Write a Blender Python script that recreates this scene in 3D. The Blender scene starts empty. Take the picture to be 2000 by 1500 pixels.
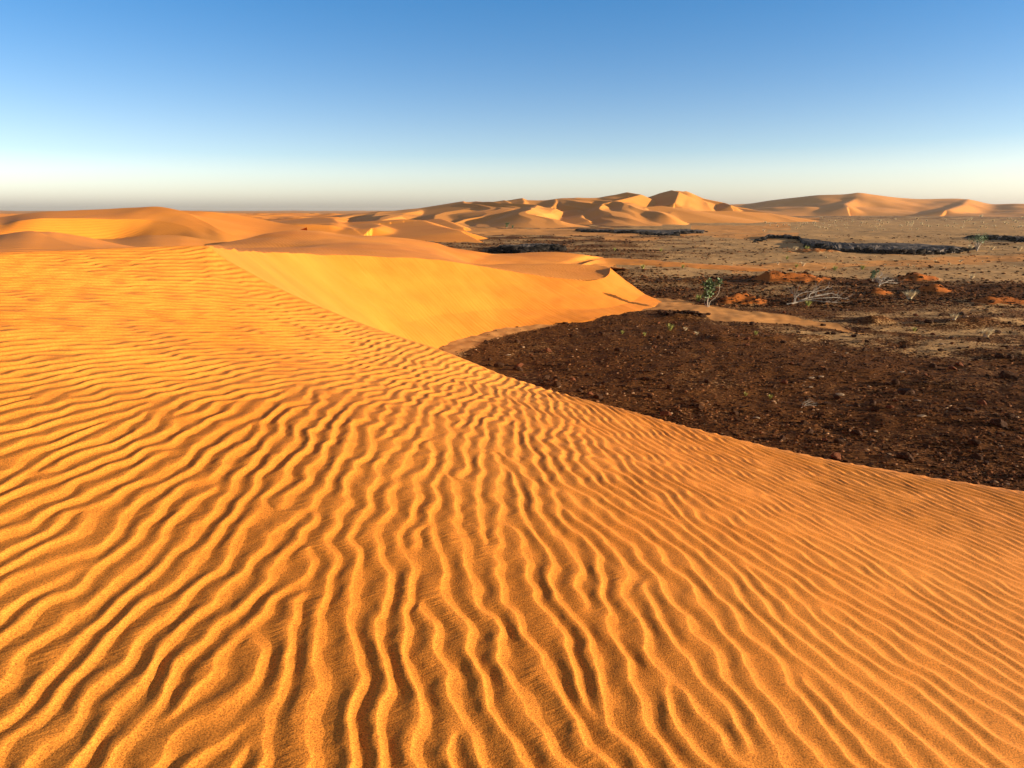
import bpy, math, random
import numpy as np
from mathutils import Vector
rng = np.random.default_rng(7); random.seed(7)
S = bpy.context.scene; COL = S.collection
R = math.radians

# ------------------------------------------------------------------ camera, sky, sun, exposure
F = 1428.0; PITCH = R(13.3); CP, SP = math.cos(PITCH), math.sin(PITCH)
PLAIN = -6.7                     # camera sits at the origin, the gravel plain lies 6.7 m below it
cam = bpy.data.objects.new('camera', bpy.data.cameras.new('camera')); COL.objects.link(cam)
cam.data.sensor_width = 36; cam.data.lens = 36*F/2000
cam.rotation_euler = (math.pi/2-PITCH, 0, 0); cam.data.clip_end = 40000; cam.data.clip_start = .05
S.camera = cam
SUN_AZ, SUN_EL = R(101), R(8.9)  # azimuth clockwise from +Y
w = bpy.data.worlds.new('World'); S.world = w; w.use_nodes = True
nt = w.node_tree; N = nt.nodes; L = nt.links
bg = N['Background']; sky = N.new('ShaderNodeTexSky'); sky.sky_type = 'NISHITA'; sky.sun_disc = False
sky.sun_elevation = SUN_EL; sky.sun_rotation = SUN_AZ
sky.altitude = 300; sky.air_density = 1.0; sky.dust_density = 1.8; sky.ozone_density = 2.6
tc = N.new('ShaderNodeTexCoord'); vm = N.new('ShaderNodeVectorMath'); vm.operation = 'MULTIPLY'
vm.inputs[1].default_value = (1, 1, 1.8)
vn = N.new('ShaderNodeVectorMath'); vn.operation = 'NORMALIZE'
L.new(tc.outputs['Generated'], vm.inputs[0]); L.new(vm.outputs[0], vn.inputs[0]); L.new(vn.outputs[0], sky.inputs['Vector'])
hs = N.new('ShaderNodeHueSaturation'); hs.inputs['Saturation'].default_value = 2.1; hs.inputs['Hue'].default_value = .503
L.new(sky.outputs[0], hs.inputs['Color'])
# dust near the horizon takes the blue out of the sky
bw = N.new('ShaderNodeRGBToBW'); L.new(sky.outputs[0], bw.inputs[0])
tint = N.new('ShaderNodeVectorMath'); tint.operation = 'SCALE'; tint.inputs[0].default_value = (1.30, 1.19, 1.08); L.new(bw.outputs[0], tint.inputs['Scale'])
sx = N.new('ShaderNodeSeparateXYZ'); L.new(tc.outputs['Generated'], sx.inputs[0])
ab = N.new('ShaderNodeMath'); ab.operation = 'ABSOLUTE'; L.new(sx.outputs[2], ab.inputs[0])
ex = N.new('ShaderNodeMath'); ex.operation = 'MULTIPLY'; ex.inputs[1].default_value = -6.8; L.new(ab.outputs[0], ex.inputs[0])
e2 = N.new('ShaderNodeMath'); e2.operation = 'EXPONENT'; L.new(ex.outputs[0], e2.inputs[0])
e3 = N.new('ShaderNodeMath'); e3.operation = 'MULTIPLY'; e3.inputs[1].default_value = .9; L.new(e2.outputs[0], e3.inputs[0])
mxs = N.new('ShaderNodeMix'); mxs.data_type = 'RGBA'; L.new(e3.outputs[0], mxs.inputs[0]); L.new(hs.outputs[0], mxs.inputs[6]); L.new(tint.outputs[0], mxs.inputs[7])
# unseen sky above the view greyed and warmed, added to turn shadow fill brown
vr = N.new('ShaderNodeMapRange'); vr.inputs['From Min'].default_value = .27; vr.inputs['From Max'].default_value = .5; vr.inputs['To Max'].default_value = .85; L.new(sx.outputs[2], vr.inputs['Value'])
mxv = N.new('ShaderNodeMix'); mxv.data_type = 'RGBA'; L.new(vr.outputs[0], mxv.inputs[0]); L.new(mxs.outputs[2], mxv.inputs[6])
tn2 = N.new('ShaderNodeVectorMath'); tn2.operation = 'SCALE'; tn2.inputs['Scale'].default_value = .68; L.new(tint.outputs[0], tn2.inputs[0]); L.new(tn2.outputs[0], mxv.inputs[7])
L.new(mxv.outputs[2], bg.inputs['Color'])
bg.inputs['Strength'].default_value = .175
sl = bpy.data.lights.new('sun', 'SUN'); sl.energy = 5.0; sl.angle = R(.5); sl.color = (1, .86, .64)
sun = bpy.data.objects.new('sun', sl); COL.objects.link(sun)
sd = Vector((math.sin(SUN_AZ)*math.cos(SUN_EL), math.cos(SUN_AZ)*math.cos(SUN_EL), math.sin(SUN_EL)))
sun.rotation_euler = sd.to_track_quat('Z', 'Y').to_euler()
S.view_settings.view_transform = 'Standard'; S.view_settings.look = 'None'
S.view_settings.gamma = 1; S.view_settings.exposure = .98
S.render.engine = 'CYCLES'

# ------------------------------------------------------------------ numeric helpers
def pix_tan(u, v):
    """picture point (2000x1500) -> azimuth (rad), tan of the angle below the horizon"""
    u = np.asarray(u, float); v = np.asarray(v, float)
    a = (u-1000)/F; b = (750-v)/F
    y = CP+b*SP; z = -SP+b*CP; h = np.hypot(a, y)
    return np.arctan2(a, y), -z/h
def at(u, v, d):
    az, t = pix_tan(u, v); return np.array([d*np.sin(az), d*np.cos(az), -t*d])
def on_plain(u, v):
    az, t = pix_tan(u, v); d = -PLAIN/max(float(t), 1e-4); return d*math.sin(az), d*math.cos(az)
def proj(x, y, z):
    dep = y*CP-z*SP; up = y*SP+z*CP; dep = np.maximum(dep, .01)
    return 1000+F*x/dep, 750-F*up/dep
_perm = np.random.default_rng(3).permutation(512).astype(np.int64); _ang = np.random.default_rng(4).random(512)*2*np.pi
_gx, _gy = np.cos(_ang), np.sin(_ang)
def noise(x, y, seed=0):
    x = np.asarray(x, float)+seed*17.31; y = np.asarray(y, float)-seed*9.77
    xi = np.floor(x).astype(np.int64); yi = np.floor(y).astype(np.int64); fx = x-xi; fy = y-yi
    def g(i, j, dx, dy):
        h = _perm[(_perm[i & 511]+j) & 511]; return _gx[h]*dx+_gy[h]*dy
    sx = fx*fx*fx*(fx*(fx*6-15)+10); sy = fy*fy*fy*(fy*(fy*6-15)+10)
    a = g(xi, yi, fx, fy); b = g(xi+1, yi, fx-1, fy); c = g(xi, yi+1, fx, fy-1); d = g(xi+1, yi+1, fx-1, fy-1)
    return ((a+(b-a)*sx)*(1-sy)+(c+(d-c)*sx)*sy)*1.5
def fbm(x, y, o=4, seed=0):
    s = 0; a = 1.0; k = 1.0
    for i in range(o): s = s+a*noise(x*k, y*k, seed+i*3); a *= .5; k *= 2.03
    return s
def ss(a, b, x): t = np.clip((x-a)/(b-a), 0, 1); return t*t*(3-2*t)
def pchip(xk, yk, x):
    xk = np.asarray(xk, float); yk = np.asarray(yk, float); h = np.diff(xk); m = np.diff(yk)/h
    d = np.zeros_like(yk); d[0] = m[0]; d[-1] = m[-1]
    for i in range(1, len(yk)-1):
        if m[i-1]*m[i] > 0: d[i] = 2*m[i-1]*m[i]/(m[i-1]+m[i])
    x = np.clip(x, xk[0], xk[-1]); i = np.clip(np.searchsorted(xk, x)-1, 0, len(xk)-2)
    t = (x-xk[i])/h[i]; t2 = t*t; t3 = t2*t
    return (2*t3-3*t2+1)*yk[i]+(t3-2*t2+t)*h[i]*d[i]+(-2*t3+3*t2)*yk[i+1]+(t3-t2)*h[i]*d[i+1]

# ------------------------------------------------------------------ object helpers
def tag(o, label=None, cat=None, group=None, kind=None):
    if label: o['label'] = label
    if cat: o['category'] = cat
    if group: o['group'] = group
    if kind: o['kind'] = kind
    return o
def raw_mesh(name, V, Fq, mat, smooth=True, attrs=None, cols=None):
    me = bpy.data.meshes.new(name); V = np.ascontiguousarray(V, np.float32); Fq = np.ascontiguousarray(Fq, np.int32)
    n = Fq.shape[1]
    me.vertices.add(len(V)); me.vertices.foreach_set('co', V.ravel())
    me.loops.add(Fq.size); me.loops.foreach_set('vertex_index', Fq.ravel())
    me.polygons.add(len(Fq)); me.polygons.foreach_set('loop_start', np.arange(0, Fq.size, n, dtype=np.int32))
    me.polygons.foreach_set('use_smooth', np.full(len(Fq), smooth, bool))
    me.update(calc_edges=True)
    for k, a in (attrs or {}).items():
        at_ = me.attributes.new(k, 'FLOAT', 'POINT'); at_.data.foreach_set('value', np.ascontiguousarray(a, np.float32).ravel())
    for k, a in (cols or {}).items():
        ca = me.attributes.new(k, 'FLOAT_COLOR', 'POINT'); ca.data.foreach_set('color', np.ascontiguousarray(a, np.float32).ravel())
    if mat: me.materials.append(mat)
    return me
def link(name, me, parent=None):
    o = bpy.data.objects.new(name, me); COL.objects.link(o); o.parent = parent; return o
def grid_faces(nr, nc, keep=None):
    i = np.arange(nr*nc).reshape(nr, nc)
    f = np.stack([i[:-1, :-1], i[:-1, 1:], i[1:, 1:], i[1:, :-1]], -1)
    if keep is not None: f = f[keep]
    return f.reshape(-1, 4)
def grid_obj(name, X, Y, Z, mat, attrs=None, cols=None, keep=None):
    V = np.stack([X, Y, Z], -1).reshape(-1, 3); f = grid_faces(*X.shape, keep=keep)
    used = np.zeros(len(V), bool); used[f.ravel()] = True; idx = np.cumsum(used)-1
    attrs = {k: a.reshape(-1)[used] for k, a in (attrs or {}).items()}
    cols = {k: a.reshape(-1, 4)[used] for k, a in (cols or {}).items()}
    # faces wound so that they look up
    v0 = V[f[0, 1]]-V[f[0, 0]]; v1 = V[f[0, 3]]-V[f[0, 0]]
    if np.cross(v0, v1)[2] < 0: f = f[:, ::-1]
    return link(name, raw_mesh(name, V[used], idx[f], mat, True, attrs, cols))

# ------------------------------------------------------------------ materials
def new_mat(name):
    m = bpy.data.materials.new(name); m.use_nodes = True; return m, m.node_tree.nodes, m.node_tree.links, m.node_tree.nodes['Principled BSDF']
def nd(N, t, **k):
    n = N.new(t)
    for a, b in k.items():
        if a.startswith('i_'): n.inputs[a[2:].replace('_', ' ')].default_value = b
        else: setattr(n, a, b)
    return n
def ramp(N, pts):
    r = N.new('ShaderNodeValToRGB'); e = r.color_ramp.elements
    e[0].position, e[0].color = pts[0][0], (*pts[0][1], 1); e[1].position, e[1].color = pts[-1][0], (*pts[-1][1], 1)
    for p, c in pts[1:-1]: q = e.new(p); q.color = (*c, 1)
    return r
SAND_A, SAND_B = (.68, .200, .016), (.80, .280, .034)
def sand_mat(name, a=SAND_A, b=SAND_B, grain=True, ripple=0, ripple_len=.35, ripple_dir=0, patch=.25, ripple_attr=None, streak=False, slide=0):
    m, N, L, B = new_mat(name)
    B.inputs['Roughness'].default_value = .8; B.inputs['Specular IOR Level'].default_value = .25
    pos = nd(N, 'ShaderNodeNewGeometry').outputs['Position']
    n1 = nd(N, 'ShaderNodeTexNoise', i_Scale=patch, i_Detail=5.0, i_Roughness=.6); L.new(pos, n1.inputs['Vector'])
    cr = ramp(N, [(.3, a), (.7, b)]); L.new(n1.outputs[0], cr.inputs[0]); col = cr.outputs[0]
    h = None
    if grain:
        n2 = nd(N, 'ShaderNodeTexNoise', i_Scale=190.0, i_Detail=3.0, i_Roughness=.7); L.new(pos, n2.inputs['Vector'])
        mr = ramp(N, [(.34, (.42, .38, .32)), (.5, (1, 1, 1)), (.68, (1.4, 1.4, 1.5))]); L.new(n2.outputs[0], mr.inputs[0])
        mx = nd(N, 'ShaderNodeMix', data_type='RGBA', blend_type='MULTIPLY'); mx.inputs[0].default_value = 1
        L.new(col, mx.inputs[6]); L.new(mr.outputs[0], mx.inputs[7]); col = mx.outputs[2]
        b1 = nd(N, 'ShaderNodeBump', i_Strength=.8, i_Distance=.0022); L.new(n2.outputs[0], b1.inputs['Height']); h = b1
    if streak:
        mp = nd(N, 'ShaderNodeMapping'); mp.inputs['Rotation'].default_value = (0, 0, -(math.pi/2-R(64)))
        L.new(pos, mp.inputs[0]); 
        sc = nd(N, 'ShaderNodeVectorMath', operation='MULTIPLY'); sc.inputs[1].default_value = (8, 46, 10); L.new(mp.outputs[0], sc.inputs[0])
        n3 = nd(N, 'ShaderNodeTexNoise', i_Scale=1.0, i_Detail=3.0, i_Roughness=.6); L.new(sc.outputs[0], n3.inputs['Vector'])
        at_ = nd(N, 'ShaderNodeAttribute', attribute_name='trough')
        n5 = nd(N, 'ShaderNodeTexNoise', i_Scale=3.0, i_Detail=2.0); L.new(pos, n5.inputs['Vector'])
        r5 = nd(N, 'ShaderNodeMapRange'); r5.inputs['From Min'].default_value = .42; r5.inputs['From Max'].default_value = .62; r5.inputs['To Min'].default_value = .15; L.new(n5.outputs[0], r5.inputs['Value'])
        m5 = nd(N, 'ShaderNodeMath', operation='MULTIPLY'); L.new(at_.outputs['Fac'], m5.inputs[0]); L.new(r5.outputs[0], m5.inputs[1])
        mu = nd(N, 'ShaderNodeMath', operation='MULTIPLY'); L.new(n3.outputs[0], mu.inputs[0]); L.new(m5.outputs[0], mu.inputs[1])
        b2 = nd(N, 'ShaderNodeBump', i_Strength=1.0, i_Distance=.010); L.new(mu.outputs[0], b2.inputs['Height'])
        L.new(h.outputs[0], b2.inputs['Normal']); h = b2
    if slide:
        mp = nd(N, 'ShaderNodeMapping'); mp.inputs['Rotation'].default_value = (0, 0, R(49)); L.new(pos, mp.inputs[0])
        sc = nd(N, 'ShaderNodeVectorMath', operation='MULTIPLY'); sc.inputs[1].default_value = (.10, 2.4, .10); L.new(mp.outputs[0], sc.inputs[0])
        n4 = nd(N, 'ShaderNodeTexNoise', i_Scale=1.0, i_Detail=4.0, i_Roughness=.6); L.new(sc.outputs[0], n4.inputs['Vector'])
        b4 = nd(N, 'ShaderNodeBump', i_Strength=1.0, i_Distance=slide); L.new(n4.outputs[0], b4.inputs['Height']); h = b4
    if ripple:
        mp = nd(N, 'ShaderNodeMapping'); mp.inputs['Rotation'].default_value = (0, 0, ripple_dir); L.new(pos, mp.inputs[0])
        wv = nd(N, 'ShaderNodeTexWave', wave_type='BANDS', bands_direction='X', wave_profile='SIN', i_Scale=.314/ripple_len,
                i_Distortion=3.2, i_Detail=2.0, i_Detail_Scale=.8); L.new(mp.outputs[0], wv.inputs['Vector'])
        b3 = nd(N, 'ShaderNodeBump', i_Strength=1.0, i_Distance=ripple); out = wv.outputs['Fac']
        if ripple_attr:
            at_ = nd(N, 'ShaderNodeAttribute', attribute_name=ripple_attr); mu = nd(N, 'ShaderNodeMath', operation='MULTIPLY')
            L.new(out, mu.inputs[0]); L.new(at_.outputs['Fac'], mu.inputs[1]); out = mu.outputs[0]
        L.new(out, b3.inputs['Height'])
        if h: L.new(h.outputs[0], b3.inputs['Normal'])
        h = b3
    if h: L.new(h.outputs[0], B.inputs['Normal'])
    L.new(col, B.inputs['Base Color']); return m
M_near = sand_mat('rippled_sand', streak=True)
M_slip = sand_mat('smooth_sand', slide=.045, a=(.70, .200, .012), b=(.82, .260, .022), grain=False, ripple=.006, ripple_len=.3, ripple_dir=R(-35), patch=.3, ripple_attr='rip')
M_mid = sand_mat('wind_rippled_sand', grain=False, ripple=.020, ripple_len=.30, ripple_dir=R(-25), patch=.12, ripple_attr='rip')
M_left = sand_mat('orange_dune_sand', grain=False, ripple=.03, ripple_len=.6, ripple_dir=R(20), patch=.05, ripple_attr='rip', a=(.76, .22, .014), b=(.90, .31, .028))
M_far = sand_mat('far_dune_sand', grain=False, patch=.02, a=(.66, .235, .030), b=(.78, .30, .05))
M_red = sand_mat('red_earth', grain=False, patch=2.5, a=(.30, .055, .012), b=(.50, .13, .025), ripple=.0)

def rock_mat(name, c1, c2, rough=.75, scale=9.0):
    m, N, L, B = new_mat(name)
    co = nd(N, 'ShaderNodeTexCoord').outputs['Object']; oi = nd(N, 'ShaderNodeObjectInfo')
    n = nd(N, 'ShaderNodeTexNoise', i_Scale=scale, i_Detail=5.0, noise_dimensions='4D'); L.new(co, n.inputs['Vector'])
    L.new(oi.outputs['Random'], n.inputs['W'])
    r = ramp(N, [(.35, c1), (.7, c2)]); L.new(n.outputs[0], r.inputs[0])
    L.new(r.outputs[0], B.inputs['Base Color']); B.inputs['Roughness'].default_value = rough; B.inputs['Specular IOR Level'].default_value = .04
    b = nd(N, 'ShaderNodeBump', i_Strength=.6, i_Distance=.03); L.new(n.outputs[0], b.inputs['Height']); L.new(b.outputs[0], B.inputs['Normal'])
    return m
M_rock = rock_mat('dark_brown_rock', (.026, .012, .006), (.095, .042, .020))
M_black = rock_mat('black_rock', (.009, .007, .006), (.040, .030, .024), .9, 1.2)
M_slab = rock_mat('grey_rock_slab', (.040, .034, .032), (.19, .145, .115), .9, .22)
M_pale = rock_mat('pale_rock', (.28, .17, .09), (.46, .31, .19))
M_redrock = rock_mat('red_brown_rock', (.09, .028, .012), (.22, .075, .032))
def plain_mat(name, c, rough=.7, c2=None, trans=0):
    m, N, L, B = new_mat(name)
    n = nd(N, 'ShaderNodeTexNoise', i_Scale=14.0, i_Detail=3.0); co = nd(N, 'ShaderNodeTexCoord'); L.new(co.outputs['Object'], n.inputs['Vector'])
    r = ramp(N, [(.35, c), (.65, c2 or tuple(min(1, k*1.5) for k in c))]); L.new(n.outputs[0], r.inputs[0]); L.new(r.outputs[0], B.inputs['Base Color'])
    B.inputs['Roughness'].default_value = rough
    return m
M_straw = plain_mat('straw_grass', (.60, .44, .22), c2=(.80, .66, .40))
M_green = plain_mat('green_grass', (.18, .22, .03), c2=(.50, .46, .10))
M_leaf = plain_mat('thick_leaf', (.05, .09, .025), .6, (.20, .26, .09))
M_bark = plain_mat('pale_bark', (.28, .21, .14), .8, (.50, .40, .30))
M_dead = plain_mat('bleached_wood', (.13, .095, .065), .85, (.30, .235, .18))

# gravel stones of the one big stuff object: brown to purple, some pale
def gravel_mat():
    m, N, L, B = new_mat('gravel_stone')
    at_ = nd(N, 'ShaderNodeAttribute', attribute_name='tint')
    r = ramp(N, [(0, (.014, .005, .002)), (.4, (.065, .022, .007)), (.8, (.16, .056, .018)), (.96, (.28, .12, .05)), (1, (.42, .26, .14))])
    L.new(at_.outputs['Fac'], r.inputs[0]); L.new(r.outputs[0], B.inputs['Base Color']); B.inputs['Roughness'].default_value = .9; B.inputs['Specular IOR Level'].default_value = .05
    return m
M_gravel = gravel_mat()

def ground_mat():
    m, N, L, B = new_mat('desert_plain')
    B.inputs['Roughness'].default_value = .9; B.inputs['Specular IOR Level'].default_value = .04
    pos = nd(N, 'ShaderNodeNewGeometry').outputs['Position']
    z = nd(N, 'ShaderNodeAttribute', attribute_name='zone'); sp = nd(N, 'ShaderNodeSeparateColor'); L.new(z.outputs['Color'], sp.inputs[0])
    def nz(s, d=5.0, r=.65):
        n = nd(N, 'ShaderNodeTexNoise', i_Scale=s, i_Detail=d, i_Roughness=r); L.new(pos, n.inputs['Vector']); return n.outputs[0]
    def mix(f, a, b):
        x = nd(N, 'ShaderNodeMix', data_type='RGBA'); L.new(f, x.inputs[0])
        for s, v in ((6, a), (7, b)):
            if isinstance(v, tuple): x.inputs[s].default_value = (*v, 1)
            else: L.new(v, x.inputs[s])
        return x.outputs[2]
    fine, mid, big = nz(7.0), nz(1.3), nz(.12)
    dark = ramp(N, [(.3, (.034, .012, .003)), (.5, (.11, .038, .009)), (.72, (.26, .098, .024))]); L.new(fine, dark.inputs[0])
    sandc = ramp(N, [(.3, (.58, .23, .060)), (.7, (.74, .33, .10))]); L.new(mid, sandc.inputs[0])
    tanc = ramp(N, [(.3, (.38, .20, .075)), (.7, (.62, .35, .145))]); L.new(mid, tanc.inputs[0])
    # coverage = zone value broken up by noise, so patches have ragged edges
    def cover(ch, s1=.5, n=None):
        a = nd(N, 'ShaderNodeMath', operation='SUBTRACT'); L.new(n or mid, a.inputs[0]); a.inputs[1].default_value = .5
        b = nd(N, 'ShaderNodeMath', operation='MULTIPLY_ADD'); L.new(a.outputs[0], b.inputs[0]); b.inputs[1].default_value = s1*2; L.new(ch, b.inputs[2])
        c = nd(N, 'ShaderNodeMapRange', interpolation_type='SMOOTHSTEP'); L.new(b.outputs[0], c.inputs['Value'])
        c.inputs['From Min'].default_value = .35; c.inputs['From Max'].default_value = .65; return c.outputs[0]
    col = mix(cover(sp.outputs[1], .9, fine), dark.outputs[0], tanc.outputs[0])
    col = mix(cover(sp.outputs[2], .6), col, (.40, .115, .022))
    col = mix(cover(sp.outputs[0], .55, fine), col, sandc.outputs[0])
    L.new(col, B.inputs['Base Color'])
    b = nd(N, 'ShaderNodeBump', i_Strength=.8, i_Distance=.06)
    inv = nd(N, 'ShaderNodeMath', operation='MULTIPLY_ADD'); inv.inputs[1].default_value = -.85; inv.inputs[2].default_value = 1; L.new(sp.outputs[0], inv.inputs[0])
    mu = nd(N, 'ShaderNodeMath', operation='MULTIPLY'); L.new(fine, mu.inputs[0]); L.new(inv.outputs[0], mu.inputs[1])
    L.new(mu.outputs[0], b.inputs['Height']); L.new(b.outputs[0], B.inputs['Normal'])
    return m
M_ground = ground_mat()

# ------------------------------------------------------------------ near dune with wind ripples
def ripple_field(x0, x1, y0, y1, h, lam):
    nx, ny = int((x1-x0)/h), int((y1-y0)/h); X, Y = np.meshgrid(x0+np.arange(nx)*h, y0+np.arange(ny)*h)
    # direction across the crests, fitted to how they turn round the dune
    P = np.array([(-1.2, 1.6, -4), (0, 1.8, 13), (.9, 2.2, 18), (2.3, 3.6, 28), (-3.6, 5.0, -46), (-1.2, 6.0, -22), (-.2, 4.2, 4), (1, 4.6, 21), (-6, 7, -60), (-3, 2, -20), (3.6, 5, 29), (5.2, 4.6, 30), (4, 1, 28), (-1.8, 3.6, -17), (.6, 6.3, 10)])
    D = np.hypot(P[:, None, 0]-P[None, :, 0], P[:, None, 1]-P[None, :, 1])
    W = np.linalg.solve(D+np.eye(len(P))*.25, P[:, 2]-P[:, 2].mean())
    al = P[:, 2].mean()+sum(wi*np.hypot(X-px, Y-py) for wi, (px, py, _) in zip(W, P))
    al = al+12*noise(X*.9, Y*.9, 5)+20*noise(X*3.1, Y*3.1, 8)*(1-.5*ss(1, 3, X)); al = np.clip(al, -74, 66)
    ks = 2*np.pi*np.fft.fftfreq(nx, h)[None, :]; kt = 2*np.pi*np.fft.fftfreq(ny, h)[:, None]
    kr = np.hypot(ks, kt); ka = np.degrees(np.arctan2(kt, ks)); k0 = 2*np.pi/lam
    bank = np.arange(-78, 79, 13.0); Fs = []
    far = ss(2.6, 6.5, np.hypot(X, Y))*(1-.45*ss(.2, 2.2, -X)); Wt = []
    for a in bank:
        d = (ka-a+180) % 360-180; wa = np.exp(-((al-a)/9.0)**2)
        for kk, wr in ((k0, 1-far), (k0*1.16, far)):
            Fs.append(np.exp(-((kr-kk)/(.17*kk))**2-(d/16.0)**2)); Wt.append(wa*wr)
    Ws = sum(Wt)
    g = np.random.default_rng(11).standard_normal((ny, nx))
    for it in range(6):
        G = np.fft.fft2(g); A = 0
        for Fk, Wk in zip(Fs, Wt): A = A+(Wk/Ws)*np.fft.ifft2(G*Fk)
        r = A.real; r = r/r.std(); g = np.tanh(1.6*r)+(.25 if it < 3 else .0)*np.random.default_rng(it).standard_normal((ny, nx))
    return A/np.median(np.abs(A)), x0, y0, h, al
LAM = .103
RF, RX0, RY0, RH, RAL = ripple_field(-9.6, 7.4, -.4, 9.6, .0112, LAM)
def sample(A, x, y):
    fx = np.clip((x-RX0)/RH, 0, A.shape[1]-2.001); fy = np.clip((y-RY0)/RH, 0, A.shape[0]-2.001)
    i = fx.astype(int); j = fy.astype(int); a = fx-i; b = fy-j
    return (A[j, i]*(1-a)+A[j, i+1]*a)*(1-b)+(A[j+1, i]*(1-a)+A[j+1, i+1]*a)*b
def ripples(x, y):
    wx = .030*noise(x*6.2, y*6.2, 21)+.03*noise(x*1.7, y*1.7, 23)+.006*noise(x*17, y*17, 24); wy = .03*noise(x*6.2, y*6.2, 22)
    A = sample(RF, x+wx, y+wy); ph = np.angle(A)/(2*np.pi) % 1.0; amp = np.clip(np.abs(A), 0, 1.1)**.6
    f = .69
    q = np.clip(ph/f, 0, 1); e = np.clip((ph-f)/(1-f), 0, 1); p = np.where(ph < f, np.sin(.5*np.pi*q)**2.0, (1-e)**1.35*(1-.25*np.sin(np.pi*e)))
    size = .92+.22*noise(x*.8, y*.8, 31)+.10*noise(x*3.5, y*3.5, 32)
    tr = np.where(ph < f, np.sin(np.pi*np.clip(ph/f, 0, 1)), 0)
    return (p-.5)*amp*size, tr

EU = [(-900, 530, 8.0), (-400, 508, 8.2), (-200, 500, 8.4), (0, 493, 8.7), (100, 490, 8.8), (250, 484, 9.0), (330, 481, 9.1), (400, 480, 9.1), (440, 506, 8.9), (480, 528, 8.7), (560, 570, 8.4), (640, 605, 8.1), (720, 637, 7.8),
      (790, 661, 7.5), (860, 684, 7.25), (930, 712, 7.0), (1000, 741, 6.75), (1100, 775, 6.35), (1200, 805, 6.15), (1300, 835, 6.1), (1400, 862, 6.05), (1500, 888, 6.05), (1600, 911, 6.05),
      (1700, 930, 6.1), (1800, 948, 6.15), (1900, 964, 6.25), (2000, 980, 6.35), (2200, 1008, 6.75), (2600, 1060, 7.5), (3600, 1444, 7.8)]
EUa = np.array(EU); eaz, etan = pix_tan(EUa[:, 0], EUa[:, 1]); ez = -etan*EUa[:, 2]
def brink(az): return pchip(eaz, EUa[:, 2], az), pchip(eaz, ez, az)
cp = [(EUa[i, 2]*math.sin(eaz[i]), EUa[i, 2]*math.cos(eaz[i]), ez[i]) for i in range(0, len(EU), 1)]
cp += [(0, 0, -1.60), (-3, 0, -1.36), (2.5, 0, -1.88), (0, -3, -1.72), (-3.1, 4.4, -.86), (-5.5, 1.5, -1.02), (-1.2, 4.2, -1.18), (.6, 3.2, -1.52), (2.0, 2.6, -1.78), (-1.4, 2.0, -1.38), (0, 1.5, -1.52), (-5.2, -4, -1.35), (4, -3, -2.25)]
cp = np.array(cp)
def tpsk(r2): return np.where(r2 > 0, .5*r2*np.log(np.maximum(r2, 1e-12)), 0)
Kc = tpsk((cp[:, None, 0]-cp[None, :, 0])**2+(cp[:, None, 1]-cp[None, :, 1])**2)+np.eye(len(cp))*.02
Pm = np.c_[np.ones(len(cp)), cp[:, :2]]
TW = np.linalg.solve(np.block([[Kc, Pm], [Pm.T, np.zeros((3, 3))]]), np.r_[cp[:, 2], 0, 0, 0])
def tps(x, y):
    z = TW[-3]+TW[-2]*x+TW[-1]*y
    for wi, (px, py, _) in zip(TW, cp): z = z+wi*tpsk((x-px)**2+(y-py)**2)
    return z
# coarse tps on a polar lattice is smooth: evaluate sparsely, then interpolate
az = np.concatenate([np.radians(np.arange(-100, -39, .35)), np.radians(np.arange(-39, 39, .078)), np.radians(np.arange(39, 100, .35))])
s1 = np.concatenate([np.arange(.3, 2.2, .0042), np.arange(2.2, 4.6, .0062), np.arange(4.6, 8.9, .0085)])
s1 = s1/s1[-1]                                            # 0..1 of the way to the brink
lee = np.concatenate([np.arange(.01, .3, .01), np.arange(.3, 9.5, .12)])
bR, bZ = brink(az)
D1 = s1[:, None]*bR[None, :]
sa = np.linspace(.25, 9.6, 150); sb = az[::12]
if sb[-1] < az[-1]: sb = np.append(sb, az[-1])
DC, BC = np.meshgrid(sa, sb, indexing='ij'); ZC = tps(DC*np.sin(BC), DC*np.cos(BC))
def lerp2(Zc, a, b, A, Bq):
    fa = np.clip((A-a[0])/(a[1]-a[0]), 0, len(a)-1.001); i = fa.astype(int); ta = fa-i
    j = np.clip(np.searchsorted(b, Bq)-1, 0, len(b)-2); tb = ((Bq-b[j])/(b[j+1]-b[j]))[None, :]+0*A; j = j[None, :]+0*i
    return (Zc[i, j]*(1-ta)+Zc[i+1, j]*ta)*(1-tb)+(Zc[i, j+1]*(1-ta)+Zc[i+1, j+1]*ta)*tb
Z1 = lerp2(ZC, sa, sb, D1, az)
Z1 = Z1+(bZ-Z1[-1])[None, :]*(s1[:, None]**12)
X1, Y1 = D1*np.sin(az), D1*np.cos(az)
rp, tr = ripples(X1, Y1)
rs = ss(-.10, .05, az)[None, :]; amp = .0117*(rs+(1-rs)*np.clip((1-s1[:, None])/.014, 0, 1)**.7)*(1+.30*ss(2.5, 6, D1)*(.1+1.2*ss(-.0, .40, -az)[None, :]))*(1-.28*ss(.2, .5, az))[None, :]
Z1 = Z1+rp*amp+.004*noise(X1*1.1, Y1*1.1, 40)*(1-s1[:, None]**8)
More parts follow.
